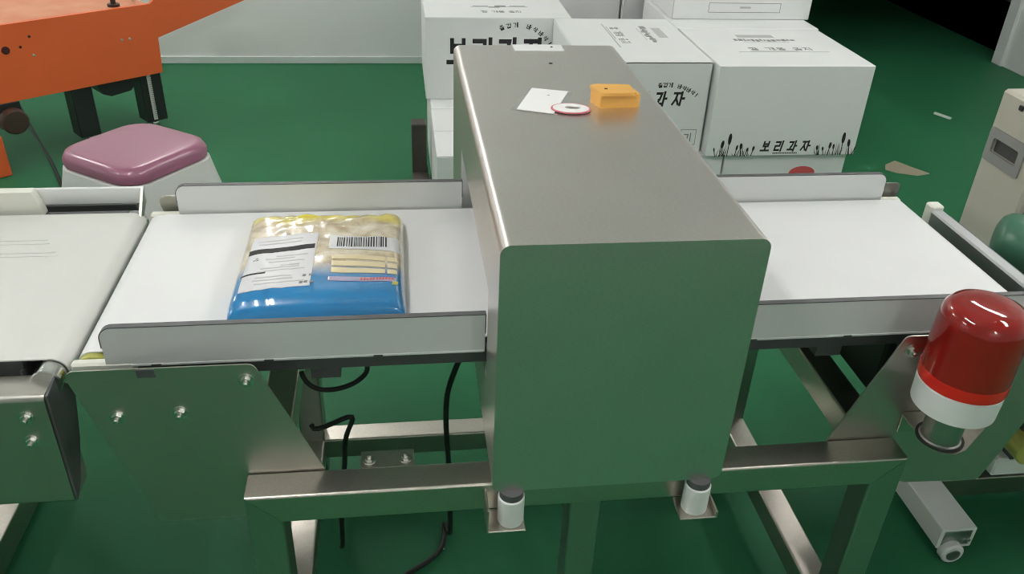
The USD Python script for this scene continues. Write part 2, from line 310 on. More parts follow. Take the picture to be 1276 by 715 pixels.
# ================================================================== SUPPORT FRAME
BZ, BB, Y0, Y1, Y2, Y3 = -0.4825, -0.5432, 0.03, 0.0907, 0.667, 0.7277
X0, X1, S = -0.4125, 0.7723, 0.0607
t = thing('support_frame', 'stainless steel square tube frame carrying the metal detector and white belt', 'frame', (0.18, 0.38, FLOOR))
r_ = 2 ** -0.5
def mitre_beam(y0, y1): return bar('x', X0, X1, y0, y1, BB, BZ, 0.005, [((r_, 0, r_), r_ * (X0 + BZ) + 0.0003), ((-r_, 0, r_), r_ * (-X1 + BZ) + 0.0003)])
part('beam', mitre_beam(Y0, Y1), m_steel_x, t); part('beam', mitre_beam(Y2, Y3), m_steel_x, t)
for y0, y1 in ((Y0, Y1), (Y2, Y3)):
    part('leg', bar('z', FLOOR + 0.03, BZ, X0, X0 + S, y0, y1, 0.005, [((-r_, 0, -r_), -r_ * (X0 + BZ) + 0.0003)]), m_steel_v, t)
    part('leg', bar('z', FLOOR + 0.03, BZ, X1 - S, X1, y0, y1, 0.005, [((r_, 0, -r_), r_ * (X1 - BZ) + 0.0003)]), m_steel_v, t)
    for x in (X0 + S / 2, X1 - S / 2): part('foot_pad', lathe([[0, 0], [.032, 0], [.032, .012], [.012, .02], [.012, .04], [0, .04]], (x, (y0 + y1) / 2, FLOOR), 20), m_rubber, t)
for x in (X0, X1 - S): part('side_beam', bar('y', Y1 + .0045, Y2 + .001, x, x + S, BB, BZ, 0.005), m_steel_y, t)
ZS = -0.92
part('stretcher', bar('x', X0 + S - .001, X1 - S + .001, Y2, Y3, ZS - S, ZS, 0.005), m_steel_x, t, 'lower rear stretcher bar')
part('stretcher', bar('y', Y1 - .001, Y2 + .001, X1 - S, X1, ZS - S, ZS, 0.005), m_steel_y, t)
part('stretcher', bar('y', Y1 - .001, Y2 + .001, X0, X0 + S, ZS - S, ZS, 0.005), m_steel_y, t)
part('centre_leg', bar('z', FLOOR + .02, BB + .001, 0.146, 0.203, 0.034, 0.0885, 0.005), m_steel_v, t)
part('foot_pad', lathe([[0, 0], [.03, 0], [.03, .012], [.012, .018], [.012, .03], [0, .03]], (0.1745, 0.061, FLOOR), 20), m_rubber, t)
for x0, x1 in ((-0.010, 0.058), (0.332, 0.400)):
    tab = cat([rbox(x0, x1, -0.022, Y0 + .002, BB - .004, BB, .001), rbox(x0, x0 + .004, -0.022, Y0 + .001, BB - .004, BB + .05, .001) if x0 < 0.1 else rbox(x1 - .004, x1, -0.022, Y0 + .001, BB - .004, BB + .012, .001)])
    part('foot_tab', tab, m_steel_y, t, 'small angle bracket on the front beam')
lug = part('mounting_lug', rbox(-0.222, -0.128, Y1 - .001, Y1 + 0.045, BZ - .012, BZ - .004, .001), m_steel_x, t)
for x in (-.207, -.143): part('bolt', hexbolt((x, Y1 + .02, BZ - .004), (0, 0, 1), .0075), m_bolt, lug)

# ================================================================== METAL DETECTOR HEAD
HW, HD, HZ = 0.4, 1.0147, -0.4714
t = thing('metal_detector', 'large brushed stainless steel metal detector head straddling the white belt', 'metal detector', (0.2, 0.5, -0.53))
body = MF(prism(rounded(0, HW, HZ, 0, 0.016, 6), 'y', 0.0, HD)) - MF(rbox(-.1, .5, 0.135, 0.742, -0.335, -0.155, 0.001))
hb = part('housing', fromMF(body), m_head, t, smooth=40)
lin = MF(rbox(0.001, HW - .001, 0.128, 0.749, -0.342, -0.148, .001)) - MF(rbox(-.1, .5, 0.137, 0.740, -0.333, -0.157, .001))
part('aperture_liner', fromMF(lin), m_liner, t, 'pale plastic lining of the belt opening')
for x in (0.034, 0.364):
    for y in (0.005, 0.97):
        ft = part('foot', lathe([[0, 0], [.022, 0], [.023, .002], [.023, .056], [.021, .058], [0, .058]], (x, y, -0.5429), 28), m_white, t, 'white plastic standoff foot')
        part('foot_stud', lathe([[0, 0], [.0205, 0], [.0205, .014], [0, .0145]], (x, y, -0.4853), 24), m_edge, ft, 'dark stud above the white foot')
for x in (0.034, 0.364): part('rear_tab', rbox(x - .034, x + .034, Y3 + .0006, 1.0, BB - .004, BB - .0002, .001), m_steel_y, t)
nl = part('name_plate', rbox(0.142, 0.262, 0.962, 1.0135, 0.0, 0.0025, .0008), m_white, t, 'white plate at the far edge of the top')
part('screw', lathe([[0, 0], [.003, 0], [.003, .0012], [0, .0018]], (0.235, 0.99, .0025), 12), m_black, nl)
part('screw', lathe([[0, 0], [.0045, 0], [.0045, .001], [0, .002]], (0.213, 0.865, 0), 14), m_black, t)

# things lying on its top
t = thing('card_tag', 'white paper card in a clear plastic sleeve lying on top of the metal detector', 'card', (0.15, 0.61, 0))
def lay(poly, z0, z1): return prism(poly, 'z', z0, z1)
part('sleeve', lay(Polygon([(0.138, 0.688), (0.226, 0.661), (0.172, 0.522), (0.082, 0.556)]), 0.0003, 0.0011), m_sleeve, t, 'clear plastic sleeve')
cd = part('card', lay(Polygon([(0.143, 0.684), (0.216, 0.660), (0.163, 0.527), (0.094, 0.554)]), 0.0012, 0.0022), m_paper, t, 'white paper card')
part('print_mark', lay(rounded(0.168, 0.173, 0.634, 0.637, .001, 2), 0.0022, 0.0025), m_ink2, cd)
ov = affinity.rotate(affinity.scale(Point(0, 0).buffer(1, quad_segs=16), 0.036, 0.026), -8)
t = thing('ring_tag', 'white oval ring tag with a pink rim lying against the card', 'ring tag', (0.205, 0.55, 0))
oc = affinity.translate(ov, 0.202, 0.552); hole = affinity.translate(affinity.rotate(affinity.scale(Point(0, 0).buffer(1, quad_segs=12), 0.016, 0.0075), -8), 0.206, 0.555)
part('rim', lay(oc.buffer(0.0035).difference(oc), 0.0023, 0.0042), m_pink, t, 'pink rim')
part('ring', lay(oc.difference(hole), 0.0023, 0.0048), m_paper, t, 'white ring')
bl = MF(prism(soft(Polygon([(0.250, 0.606), (0.263, 0.562), (0.345, 0.566), (0.345, 0.574), (0.338, 0.610), (0.300, 0.612)]), 0.004), 'z', 0.0, 0.026))
t = thing('test_block', 'small orange-yellow plastic block standing on top of the metal detector', 'block', (0.30, 0.59, 0))
blk = fromMF(bl)
part('block', cat([blk]), m_yblock, t); part('block_cap', prism(soft(Polygon([(0.248, 0.606), (0.2645, 0.556), (0.335, 0.560), (0.331, 0.612), (0.262, 0.616)]), 0.005), 'z', 0.0262, 0.0325), m_yblock, t)
part('pin_hole', lathe([[0, 0], [.0035, 0], [.0035, .0006], [0, .0008]], (0.277, 0.584, 0.0325), 12), m_hole, t)

# ================================================================== BELT CONVEYOR
ZB = -0.275
t = thing('belt_conveyor', 'white belt conveyor with grey guide rails running through the metal detector', 'conveyor', (0.19, 0.43, -0.4))
BX0, BX1, BY0, BY1 = -0.677, 1.066, 0.178, 0.684
def stad(x0, x1, zt, h): return sbox(x0 + h / 2, zt - h, x1 - h / 2, zt).union(Point(x0 + h / 2, zt - h / 2).buffer(h / 2, quad_segs=10)).union(Point(x1 - h / 2, zt - h / 2).buffer(h / 2, quad_segs=10))
so = stad(BX0, BX1, ZB, 0.054); si = so.buffer(-0.0025)
part('belt', prism(so.difference(si), 'y', BY0, BY1), m_belt, t)
part('bed', rbox(BX0 + .045, BX1 - .045, 0.163, 0.690, -0.322, -0.2785, .001) if False else cat([rbox(BX0 + .06, BX1 - .06, BY0 + .01, BY1 - .01, -0.322, -0.2785, .001)]), m_bed, t)
for y0, y1 in ((0.1615, 0.176), (0.686, 0.698)): part('bed_rail', rbox(BX0 + .06, BX1 - .06, y0, y1, -0.318, -0.2865, .001), m_bed, t, 'dark rail under the belt edge')
for x in (BX0 + .027, BX1 - .027): part('end_roller', cyl((x, BY0 - .010, ZB - .027), (x, BY1 + .010, ZB - .027), 0.0243, 28, .002), m_yellow, t, 'yellow-green end roller')
for x0, x1 in ((BX0 + .0, BX0 + .10), (BX1 - .10, BX1 - .005)):
    for y0, y1 in ((0.148, 0.166), (0.692, 0.712)): part('slide_block', rbox(x0, x1, y0, y1, -0.303, -0.279, .004), m_cream, t, 'cream plastic end block')
def rail(x0, x1, y0, y1, lr, rr):
    p = Polygon([(x0, -0.287), (x1, -0.287), (x1, -0.2125), (x0, -0.2125)])
    q = unary_union([sbox(x0 + (.02 if lr else 0), -.287, x1 - (.02 if rr else 0), -.2125), sbox(x0, -.287, x1, -.2325)] + ([Point(x0 + .02, -.2325).buffer(.02)] if lr else []) + ([Point(x1 - .02, -.2325).buffer(.02)] if rr else []))
    rl = part('guide_rail', prism(q, 'y', y0, y1), m_rail, t)
    top = q.buffer(0.0018).difference(q).intersection(sbox(x0 - .01, -.25, x1 + .01, -.2))
    part('edge_strip', prism(top, 'y', y0, y1), m_edge, rl, 'dark edge strip along the top of the rail')
    f = q.intersection(sbox(x0 + .002, -.287, x1 - .002, -.2835)); part('lip', prism(f, 'y', y0 - .0012, y0), m_rail, rl)
    for x in np.arange(x0 + .07, x1 - .05, .18): part('slot', prism(rounded(x, x + .016, -.2868, -.2838, .0012, 3), 'y', y0 - .0017, y0 - .0011), m_edge, rl, 'small dark fixing slot')
rail(-0.621, -0.002, 0.149, 0.1605, True, False); rail(0.402, 1.12, 0.149, 0.1605, False, False)
rail(-0.614, -0.002, 0.691, 0.7025, True, False); rail(0.402, 1.006, 0.691, 0.7025, False, True)
def side_plate(mx, y0, y1):
    pts = [(-0.664, -0.262), (-0.655, -0.252), (-0.388, -0.252), (-0.366, -0.268), (-0.282, -0.4835), (-0.282, -0.5), (-0.43, -0.583), (-0.548, -0.583), (-0.568, -0.572)]
    pts = [(-0.664, -0.268), (-0.648, -0.2875), (-0.648, -0.2875), (-0.388, -0.2875)]
    q = Polygon([(-0.667, -0.252), (-0.378, -0.252), (-0.282, -0.4835), (-0.282, -0.54), (-0.43, -0.584), (-0.572, -0.584)])
    q = soft(q, 0.014)
    if mx: q = soft(Polygon([(0.735, -0.252), (1.074, -0.252), (1.045, -0.45), (0.992, -0.612), (0.835, -0.606), (0.642, -0.54), (0.642, -0.4835)]), 0.012)
    return prism(q, 'y', y0, y1)
for mx in (False, True):
    pl = part('side_plate', side_plate(mx, Y1 + .001, Y1 + .004), m_plate, t)
    for x, z in ((-.600, -.345), (-.503, -.343), (-.392, -.283)): part('bolt', hexbolt((.36 - x if mx else x, Y1 + .001, z), (0, -1, 0), .0085), m_bolt, pl)
    part('side_plate', side_plate(mx, Y3 + .001, Y3 + .004), m_plate, t)
    xs = sorted([(.36 - x if mx else x) for x in (-.60, -.42)])
    part('spacer', rbox(xs[0], xs[0] + .03, Y1 + .004, 0.172, -0.345, -0.322, .001), m_bed, t); part('spacer', rbox(xs[1], xs[1] + .03, Y1 + .004, 0.172, -0.345, -0.322, .001), m_bed, t)
part('clip', rbox(-0.556, -0.528, Y1 - .0012, Y1 + .0008, -0.268, -0.2525, .0005), m_bed, t)
part('drive_box', rbox(0.782, 0.985, 0.20, 0.62, -0.475, -0.3235, .006), m_black, t, 'black drive box beneath the belt')
for x in (-.30, .62): part('cross_member', rbox(x, x + .05, 0.17, 0.69, -0.345, -0.322, .001), m_bed, t)

# ================================================================== SNACK BAG
def bag_h(x, y):
    u = (x + 0.4455) / 0.313; v = (y - 0.232) / 0.378
    e = np.clip(1 - np.abs(2 * u - 1) ** 22, 0, 1) ** 0.6 * (1 - 0.12 * np.abs(2 * u - 1) ** 3)
    f = np.clip(1 - np.exp(-np.clip(v, 0, 1) / 0.045), 0, 1) ** 0.6 * np.clip((1 - v) / 0.13, 0, 1) ** 0.4
    p = np.stack([x * 13, y * 13, 0 * x], -1); q = np.stack([x * 34 + y * 9, y * 24 - x * 6, 0 * x], -1)
    w = 0.005 * (meshkit.noise(p, 3) - 0.5) + 0.004 * np.abs(meshkit.noise(q, 5) - 0.5)
    w2 = 0.012 * np.abs(meshkit.noise(np.stack([x * 30, y * 55, 0 * x], -1), 9) - 0.5) * np.clip((v - 0.72) / 0.15, 0, 1)
    return ZB + 0.0012 + np.maximum(0, (0.047 + w + w2) * e * f)
def grid(x0, x1, y0, y1, nx, ny, lift=0.0, skewx=0.0, skewy=0.0, thick=None):
    X, Y = np.meshgrid(np.linspace(x0, x1, nx), np.linspace(y0, y1, ny)); tx = (X - x0) / (x1 - x0); ty = (Y - y0) / (y1 - y0)
    X = X + skewx * ty; Y = Y + skewy * tx
    Z = bag_h(X, Y) + lift; Zb = np.full_like(Z, ZB + .0005) if thick is None else Z - thick
    V = np.vstack([np.stack([X, Y, Z], -1).reshape(-1, 3), np.stack([X, Y, Zb], -1).reshape(-1, 3)]); n = nx * ny; F = []
    for j in range(ny - 1):
        for i in range(nx - 1):
            a = j * nx + i; F += [[a, a + 1, a + nx + 1], [a, a + nx + 1, a + nx], [n + a, n + a + nx + 1, n + a + 1], [n + a, n + a + nx, n + a + nx + 1]]
    ed = [j for j in range(nx)] + [j * nx + nx - 1 for j in range(1, ny)] + [(ny - 1) * nx + i for i in range(nx - 2, -1, -1)] + [j * nx for j in range(ny - 2, 0, -1)]
    for a, b in zip(ed, ed[1:] + ed[:1]): F += [[a, n + a, n + b], [a, n + b, b]]
    return trimesh.Trimesh(V, F, process=False)
t = thing('snack_bag', 'shiny blue and clear plastic snack bag lying label side up on the white belt', 'snack bag', (-0.29, 0.42, ZB))
part('bag', grid(-0.4455, -0.1325, 0.232, 0.610, 90, 100), m_bag, t, smooth=True)
lab = part('information_label', grid(-0.426, -0.303, 0.275, 0.474, 24, 36, .0012, 0.004, 0.012, .0011), m_lab, t, 'white printed information label', smooth=True)
part('header_bar', grid(-0.424, -0.303, 0.404, 0.421, 24, 5, .0017, 0.0, 0.016, .0006), m_ink, lab, 'black header bar', smooth=True)
part('header_rule', grid(-0.428, -0.385, 0.325, 0.330, 10, 3, .0017, 0.0, 0.008, .0006), m_ink, lab, smooth=True)
rr = random.Random(3)
for i, yy in enumerate((0.452, 0.440, 0.392, 0.381, 0.370, 0.358, 0.347, 0.337, 0.314, 0.304, 0.293)):
    xa = -0.42 + rr.uniform(0, .03) + (.03 if yy > .35 and yy < .4 else 0); xb = -0.312 - rr.uniform(0, .03)
    part('print_line', grid(xa, xb, yy, yy + .0035, 14, 2, .0016, 0, 0.013 * (xb - xa) / .12, .0005), m_ink3, lab, smooth=True)
for i in range(3): part('recycling_mark', grid(-0.413 + .006 * (i % 2) + .004 * (i == 2), -0.409 + .006 * (i % 2) + .004 * (i == 2), 0.380 + .006 * (i // 2), 0.3835 + .006 * (i // 2), 3, 3, .0017, .001, .001, .0006), m_ink2, lab, smooth=True)
for i, (xx, yy) in enumerate(((-.318, .318), (-.307, .320), (-.322, .293), (-.314, .295), (-.304, .296))): part('print_mark', grid(xx, xx + .006, yy, yy + .007, 3, 3, .0017, .001, 0, .0006), m_ink2, lab, smooth=True)
bc = part('barcode_label', grid(-0.277, -0.143, 0.418, 0.470, 26, 10, .0012, 0, -0.008, .0011), m_lab, t, 'white barcode label', smooth=True)
x = -0.262
while x < -0.165:
    w = rr.choice((.0012, .0018, .0028)); part('barcode_bar', grid(x, x + w, 0.424, 0.463, 2, 8, .0017, 0, -.0002, .0006), m_ink, bc, smooth=True); x += w + rr.choice((.0016, .0022, .003))
for i, (y0, y1) in enumerate(((0.377, 0.393), (0.353, 0.369), (0.331, 0.346))):
    part('snack_print', grid(-0.268, -0.170, y0, y1, 20, 5, .0012, 0, -.004, .0010), m_snack, t, 'cream stick-shaped printed bar', smooth=True)
    part('snack_print', grid(-0.166, -0.148, y0 - .004, y1 - .004, 6, 5, .0012, 0, 0, .0010), m_snack, t, smooth=True)
sp_ = part('mauve_strip', grid(-0.272, -0.15, 0.304, 0.318, 24, 4, .0012, 0, -.008, .0011), m_mauve, t, 'mauve printed strip', smooth=True)
for i in range(11): part('print_mark', grid(-0.214 + i * .0056, -0.2105 + i * .0056, 0.303, 0.311, 2, 3, .0017, 0, 0, .0006), m_red, sp_, smooth=True)
part('yellow_mark', grid(-0.158, -0.148, 0.287, 0.298, 6, 5, .0012, .002, .002, .0010), m_yellow, t, smooth=True)

# ================================================================== BEACON
bx, by = 0.806, 0.018
t = thing('beacon_bracket', 'steel angle bracket holding the red beacon on the front of the frame', 'bracket', (0.86, 0.05, -0.45))
part('shelf', prism(soft(Polygon([(0.773, 0.0905), (0.773, 0.012), (0.775, -0.005), (0.785, -0.0215), (0.81, -0.028), (0.835, -0.018), (0.90, 0.03), (0.96, 0.0905)]), .004), 'z', -0.4265, -0.4235), m_steel_y, t)
part('flange', rbox(0.776, 0.96, 0.0875, 0.0905, -0.47, -0.4265, .001), m_steel_y, t)
t = thing('warning_beacon', 'red domed warning beacon on a white base at the right end of the frame', 'beacon', (bx, by, -0.4235))
part('stem', lathe([[0, 0], [.036, 0], [.036, .004], [.033, .006], [.033, .0745], [0, .0745]], (bx, by, -0.4235), 32), m_steel_v, t, 'short steel stem')
part('gasket', lathe([[.0362, 0], [.041, 0], [.041, .004], [.0362, .004], [.0362, 0]], (bx, by, -0.4235), 32), m_rubber, t, 'black rubber gasket')
part('base', lathe([[0, 0], [.064, 0], [.069, .004], [.0705, .052], [.067, .056], [0, .056]], (bx, by, -0.349), 48), m_white, t, 'white base')
part('lens_rim', lathe([[0, 0], [.0715, 0], [.0722, .004], [.0718, .022], [.060, .0222], [0, .0222]], (bx, by, -0.2928), 48), m_lens_base, t, 'bright red rim of the lens')
lens_o = [[0, 0], [.0715, 0], [.0705, .062], [.0695, .098], [.066, .113], [.057, .124], [.044, .1295], [.02, .131], [0, .131]]
part('lens', lathe(lens_o, (bx, by, -0.2704), 56), m_lens, t, 'transparent red domed lens')

# ================================================================== CREAM CONVEYOR (left)
t = thing('cream_conveyor', 'cream ribbed belt conveyor with a steel end cover feeding from the left', 'conveyor', (-1.1, 0.42, -0.5))
so = stad(-2.4, -0.685, -0.277, 0.056)
part('belt', prism(so.difference(so.buffer(-0.0025)), 'y', 0.165, 0.700), m_belt2, t)
for y in (0.513, 0.527, 0.565, 0.58): part('belt_rib', rbox(-2.3, -0.80 - (y - .5) * .6, y, y + .0035, -0.2772, -0.2758, .0006), m_belt2, t)
part('end_roller', cyl((-0.714, 0.135, -0.305), (-0.714, 0.722, -0.305), 0.0245, 28, .002), m_chrome, t, 'polished steel end roller')
part('bed', rbox(-2.3, -0.76, 0.175, 0.69, -0.325, -0.281, .001), m_bed, t)
cov = soft(Polygon([(0.0905, -0.525), (0.0905, -0.298), (0.158, -0.298), (0.158, -0.525)]), .010)
part('cover', prism(cov, 'x', -2.3, -0.703), m_plate, t, 'folded steel side cover')
part('end_plate', prism(Polygon([(0.158, -0.29), (0.095, -0.30), (0.092, -0.52), (0.12, -0.50), (0.16, -0.44), (0.19, -0.36)]), 'x', -0.702, -0.698), m_bed, t, 'dark end plate')
part('end_plate', prism(Polygon([(0.158, -0.295), (0.158, -0.50), (0.22, -0.46), (0.30, -0.40), (0.30, -0.34)]), 'x', -0.76, -0.757), m_bed, t)
for x, z in ((-.736, -.337), (-.739, -.385)): part('bolt', hexbolt((x, .0905, z), (0, -1, 0), .008), m_bolt, t)
sr = part('far_rail', bar('x', -2.3, -0.694, 0.742, 0.752, -0.274, -0.237, .002), m_alu, t, 'bare aluminium far rail')
part('rail_bracket', prism(Polygon([(0.742, -0.238), (0.742, -0.272), (0.69, -0.30), (0.69, -0.285)]), 'x', -0.700, -0.694), m_plate, t)
part('guide_block', prism(soft(Polygon([(-2.3, -0.29), (-0.90, -0.29), (-0.905, -0.262), (-0.915, -0.232), (-2.3, -0.232)]), .004), 'y', 0.715, 0.740), m_cream, t, 'cream plastic guide block')
part('far_panel', rbox(-2.3, -0.72, 0.756, 0.80, -0.42, -0.284, .002), m_bed, t)
part('far_cover', rbox(-2.3, -0.705, 0.703, 0.741, -0.42, -0.290, .002), m_bed, t)
part('stand_bar', bar('y', 0.0, 0.75, -1.165, -1.072, -1.06, -0.98, .004), m_steel_y, t)
for y in (0.05, 0.70): part('stand_leg', bar('z', -0.9805, -0.32, -1.150, -1.09, y - .028 if y > .5 else .162, y + .028 if y > .5 else .218, .004), m_steel_v, t)
for y in (0.06, 0.70): part('stand_foot', lathe([[0, 0], [.03, 0], [.03, .01], [.012, .02], [0, .02]], (-1.118, y, FLOOR), 16), m_rubber, t)

# ================================================================== OUTFEED CONVEYOR (right)
t = thing('outfeed_conveyor', 'dark belt conveyor with grey side frame starting at the right edge', 'conveyor', (1.6, 0.4, -0.5))
part('bed', rbox(1.165, 2.6, 0.10, 0.82, -0.54, -0.50, .003), m_belt3, t, 'black belt surface')
part('end_rail', rbox(1.132, 1.164, 0.10, 0.672, -0.338, -0.300, .004), m_grey_frame, t, 'grey end rail')
part('end_block', rbox(1.135, 1.168, 0.674, 0.705, -0.345, -0.292, .004), m_cream, t)
part('edge_lip', rbox(1.1645, 1.180, 0.10, 0.66, -0.5005, -0.310, .002), m_bed, t)
part('frame_bar', bar('x', 1.19, 2.6, 0.448, 0.510, -1.042, -0.98, .004), m_steel_x, t, 'lower cross bar')
part('foot_bar', bar('y', 0.287, 0.53, 1.153, 1.2455, -1.045, -0.98, .004), m_white, t, 'pale square tube foot')
for y in (0.42, 0.9): part('stand_leg', bar('z', -0.9805, -0.501, 1.70, 1.756, y - .2, y - .144, .004), m_bed, t)
part('brace', cat([tube([(1.12, .60, -0.50), (1.32, .60, -0.98)], .02, 8)]), m_bed, t)
c_ = part('caster', cat([cyl((1.190, 0.266, -1.0495), (1.190, 0.292, -1.0495), 0.0295, 28, .004)]), m_white, t, 'pale round levelling wheel at the end of the tube foot')
part('wheel_hub', cyl((1.190, 0.264, -1.0495), (1.190, 0.268, -1.0495), 0.018, 20, .001), m_grey_frame, c_)
part('end_opening', rbox(1.163, 1.236, 0.2855, 0.2875, -1.036, -0.988, .001), m_grey_frame, t)
for x in (1.222, 1.233): part('end_screw', cyl((x, 0.282, -1.02), (x, 0.288, -1.02), .004, 10), m_bolt, t)
part('drive_roller', cyl((1.205, 0.20, -0.66), (1.205, 0.60, -0.66), 0.032, 24, .003), m_yellow, t, 'yellow-green drive roller')
part('roller_housing', rbox(1.17, 2.0, 0.24, 0.55, -0.76, -0.71, .004), m_white, t)
part('roller_hanger', cat([rbox(1.20, 1.21, 0.56, 0.60, -0.70, -0.539, .001), rbox(1.20, 1.21, 0.24, 0.27, -0.712, -0.539, .001)]), m_bed, t)

t = thing('gear_motor', 'rounded green gear motor lying on the dark outfeed conveyor', 'motor', (1.4, 0.7, -0.5))
ax = np.array([0.80, -0.60, 0.0]); p0 = np.array([1.372, 0.735, -0.415])
prof = [[0, 0], [.035, .002], [.06, .011], [.073, .028], [.076, .055], [.076, .33], [.07, .342], [0, .342]]
def along(prof, p, d, n=36):
    m = trimesh.creation.revolve(np.array(prof, float), sections=n); m.apply_transform(trimesh.geometry.align_vectors([0, 0, 1], d)); m.apply_translation(p); return m
part('motor_body', along(prof, p0, ax), m_motor, t)
part('motor_base', rbox(1.40, 1.62, 0.52, 0.70, -0.4995, -0.478, .003), m_black, t)
part('gear_box', rbox(1.37, 1.47, 0.66, 0.76, -0.4995, -0.45, .008), m_black, t)
part('terminal_plate', rbox(1.335, 1.368, 0.70, 0.745, -0.4995, -0.465, .004), m_white, t)

t = thing('control_cabinet', 'beige upright control cabinet with a recessed grey handle behind the green motor', 'cabinet', (1.75, 0.94, FLOOR))
cb = MF(rbox(1.5, 2.0, 0.83, 1.038, FLOOR + .04, -0.118, .008)) - MF(rbox(1.45, 1.512, 0.895, 1.003, -0.287, -0.247, .004))
part('body', fromMF(cb), m_beige, t)
part('front_panel', rbox(1.52, 1.98, 0.824, 0.8305, FLOOR + .08, -0.14, .002), m_black, t, 'dark front panel')
fr = MF(prism(rounded(0.872, 1.026, -0.315, -0.232 + .01, .008), 'x', 1.495, 1.5005)) - MF(rbox(1.4, 1.6, 0.895, 1.003, -0.287, -0.247, .004))
part('handle_frame', fromMF(fr), m_beige2, t, 'grey recessed handle frame'); part('handle_recess', rbox(1.5055, 1.5115, 0.8955, 1.0025, -0.2865, -0.2475, .001), m_recess, t, 'dark recess of the handle')
part('latch', rbox(1.494, 1.4998, 0.936, 0.952, -0.150, -0.136, .002), m_black, t)
part('plinth', rbox(1.53, 1.97, 0.86, 1.01, FLOOR, FLOOR + .0405, .002), m_black, t)

# ================================================================== CARTONS
HB = 0.366; Z1 = -0.713; Z2 = -0.347
CT = {}
def carton(x0, x1, y0, y1, z0, z1, label, flap=None):
    t = thing('carton', label, 'carton', ((x0 + x1) / 2, (y0 + y1) / 2, z0), group='white printed cartons stacked behind the line')
    ins = {'x': 0.0035, 'y': 0.0065}.get(flap, 0)
    part('body', rbox(x0, x1, y0, y1, z0 + .0004, z1 - ins - .0004, .003), m_card, t)
    if flap == 'x':
        ym = (y0 + y1) / 2
        for a, b in ((y0 + .001, ym - .0025), (ym + .0025, y1 - .001)): part('flap', rbox(x0 + .001, x1 - .001, a, b, z1 - .0036, z1 - .0004, .001), m_card, t)
    if flap == 'y': part('flap', rbox(x0 + .001, x1 - .001, y0 - .004, y1 - .001, z1 - .0020, z1 - .0001, .0006), m_card, t)
    t.dim = (x0, x1, y0, y1, z0, z1); return t
def title(t, cx, z, size, pitch, w=.17, slant=0):
    g, wd = hangul('보리과자', size, pitch, w, slant, .86); part('printed_title', on_front(g, cx - wd / 2, z, t.dim[2]), m_ink, t, 'black printed lettering 보리과자', smooth=False)
def slogan(t, cx, cz, R, size, a0=112, a1=38):
    part('printed_slogan', on_front(arched('즐겁게 바삭바삭!', size, R, a0, a1, .16), cx, cz, t.dim[2]), m_ink, t, 'small arched printed lettering', smooth=False)
def reeds(t, x, z, flip, seed):
    q = random.Random(seed); S = []
    for dx, h, lean, fat in ((-.043, .064, .12, 1.5), (-.010, .092, .02, 1.7), (.022, .045, .1, 1.0), (.045, .052, -.05, 1.3), (.064, .034, .2, .9), (.09, .040, .15, 1.1), (-.06, .035, -.2, .7)):
        tx = dx + h * lean; S.append(LineString([(dx, 0), (tx, h * .75)]).buffer(.0016))
        ear = affinity.rotate(affinity.scale(Point(0, 0).buffer(1, quad_segs=5), .0042 * fat, h * .26), -math.degrees(math.atan(lean)), origin=(0, 0))
        S.append(affinity.translate(ear, tx, h * .78))
    for k in range(22):
        dx = q.uniform(-.06, .10); S.append(Polygon([(dx - .0015, 0), (dx + .0015, 0), (dx + q.uniform(-.012, .012), q.uniform(.015, .055))]))
    g = unary_union(S)
    if flip: g = affinity.scale(g, -1, 1, origin=(0, 0))
    part('printed_reeds', on_front(g, x, z, t.dim[2]), m_ink, t, 'black printed reed drawing', smooth=False)
def top_print(t, cx, cy, turn=0, s=1.0, ink=None):
    g, wd = hangul('칼 개봉 금지', .034 * s, .045 * s, .12); g = affinity.translate(g, -wd / 2, 0)
    bars = [sbox(-.19 * s, -.028 * s, .19 * s, -.022 * s), sbox(-.14 * s, -.018 * s, .06 * s, -.013 * s)]
    q = random.Random(5); fine = []
    x = -.15 * s
    while x < .11 * s:
        w = q.uniform(.006, .018) * s; fine.append(sbox(x, q.uniform(.125, .14) * s, x + w, q.uniform(.15, .165) * s)); x += w + .006 * s
    grey = [sbox(-.15 * s, .142 * s, .11 * s, .145 * s), sbox(-.12 * s, .118 * s, .08 * s, .121 * s)]
    block = sbox(-.12 * s, .185 * s, .04 * s, .225 * s)
    for nm, geo, ik in (('printed_notice', g, m_ink2), ('printed_rule', unary_union(bars + grey), m_ink3), ('printed_icons', unary_union(fine), m_ink2), ('printed_block', block, m_ink3)):
        geo = affinity.rotate(geo, turn, origin=(0, 0)); part(nm, on_top(geo, cx, cy, t.dim[5] - .0003), ik, t, smooth=False)

# bottom layer
M = carton(0.002, 0.640, 2.040, 2.580, FLOOR, Z1, 'bottom-layer white carton with a flap seam, at the left corner of the stack', 'x')
carton(0.004, 0.642, 2.590, 3.130, FLOOR, Z1, 'bottom-layer white carton under the big-lettered carton at the left')
carton(0.650, 1.152, 2.025, 2.680, FLOOR, Z1, 'bottom-layer white carton under the middle carton with rotated print')
L = carton(1.160, 1.677, 2.025, 2.560, FLOOR, Z1, 'bottom-layer white carton with a red oval mark, right of the detector')
part('red_mark', on_front(affinity.scale(Point(0, 0).buffer(1, quad_segs=16), .056, .03), 1.50, -0.800, 2.025), m_red, L, 'red printed oval', smooth=False)
carton(0.652, 1.160, 2.700, 3.230, FLOOR, Z1, 'bottom-layer white carton hidden at the middle of the back row')
carton(1.170, 1.690, 2.570, 3.230, FLOOR, Z1, 'bottom-layer white carton at the right of the back row')
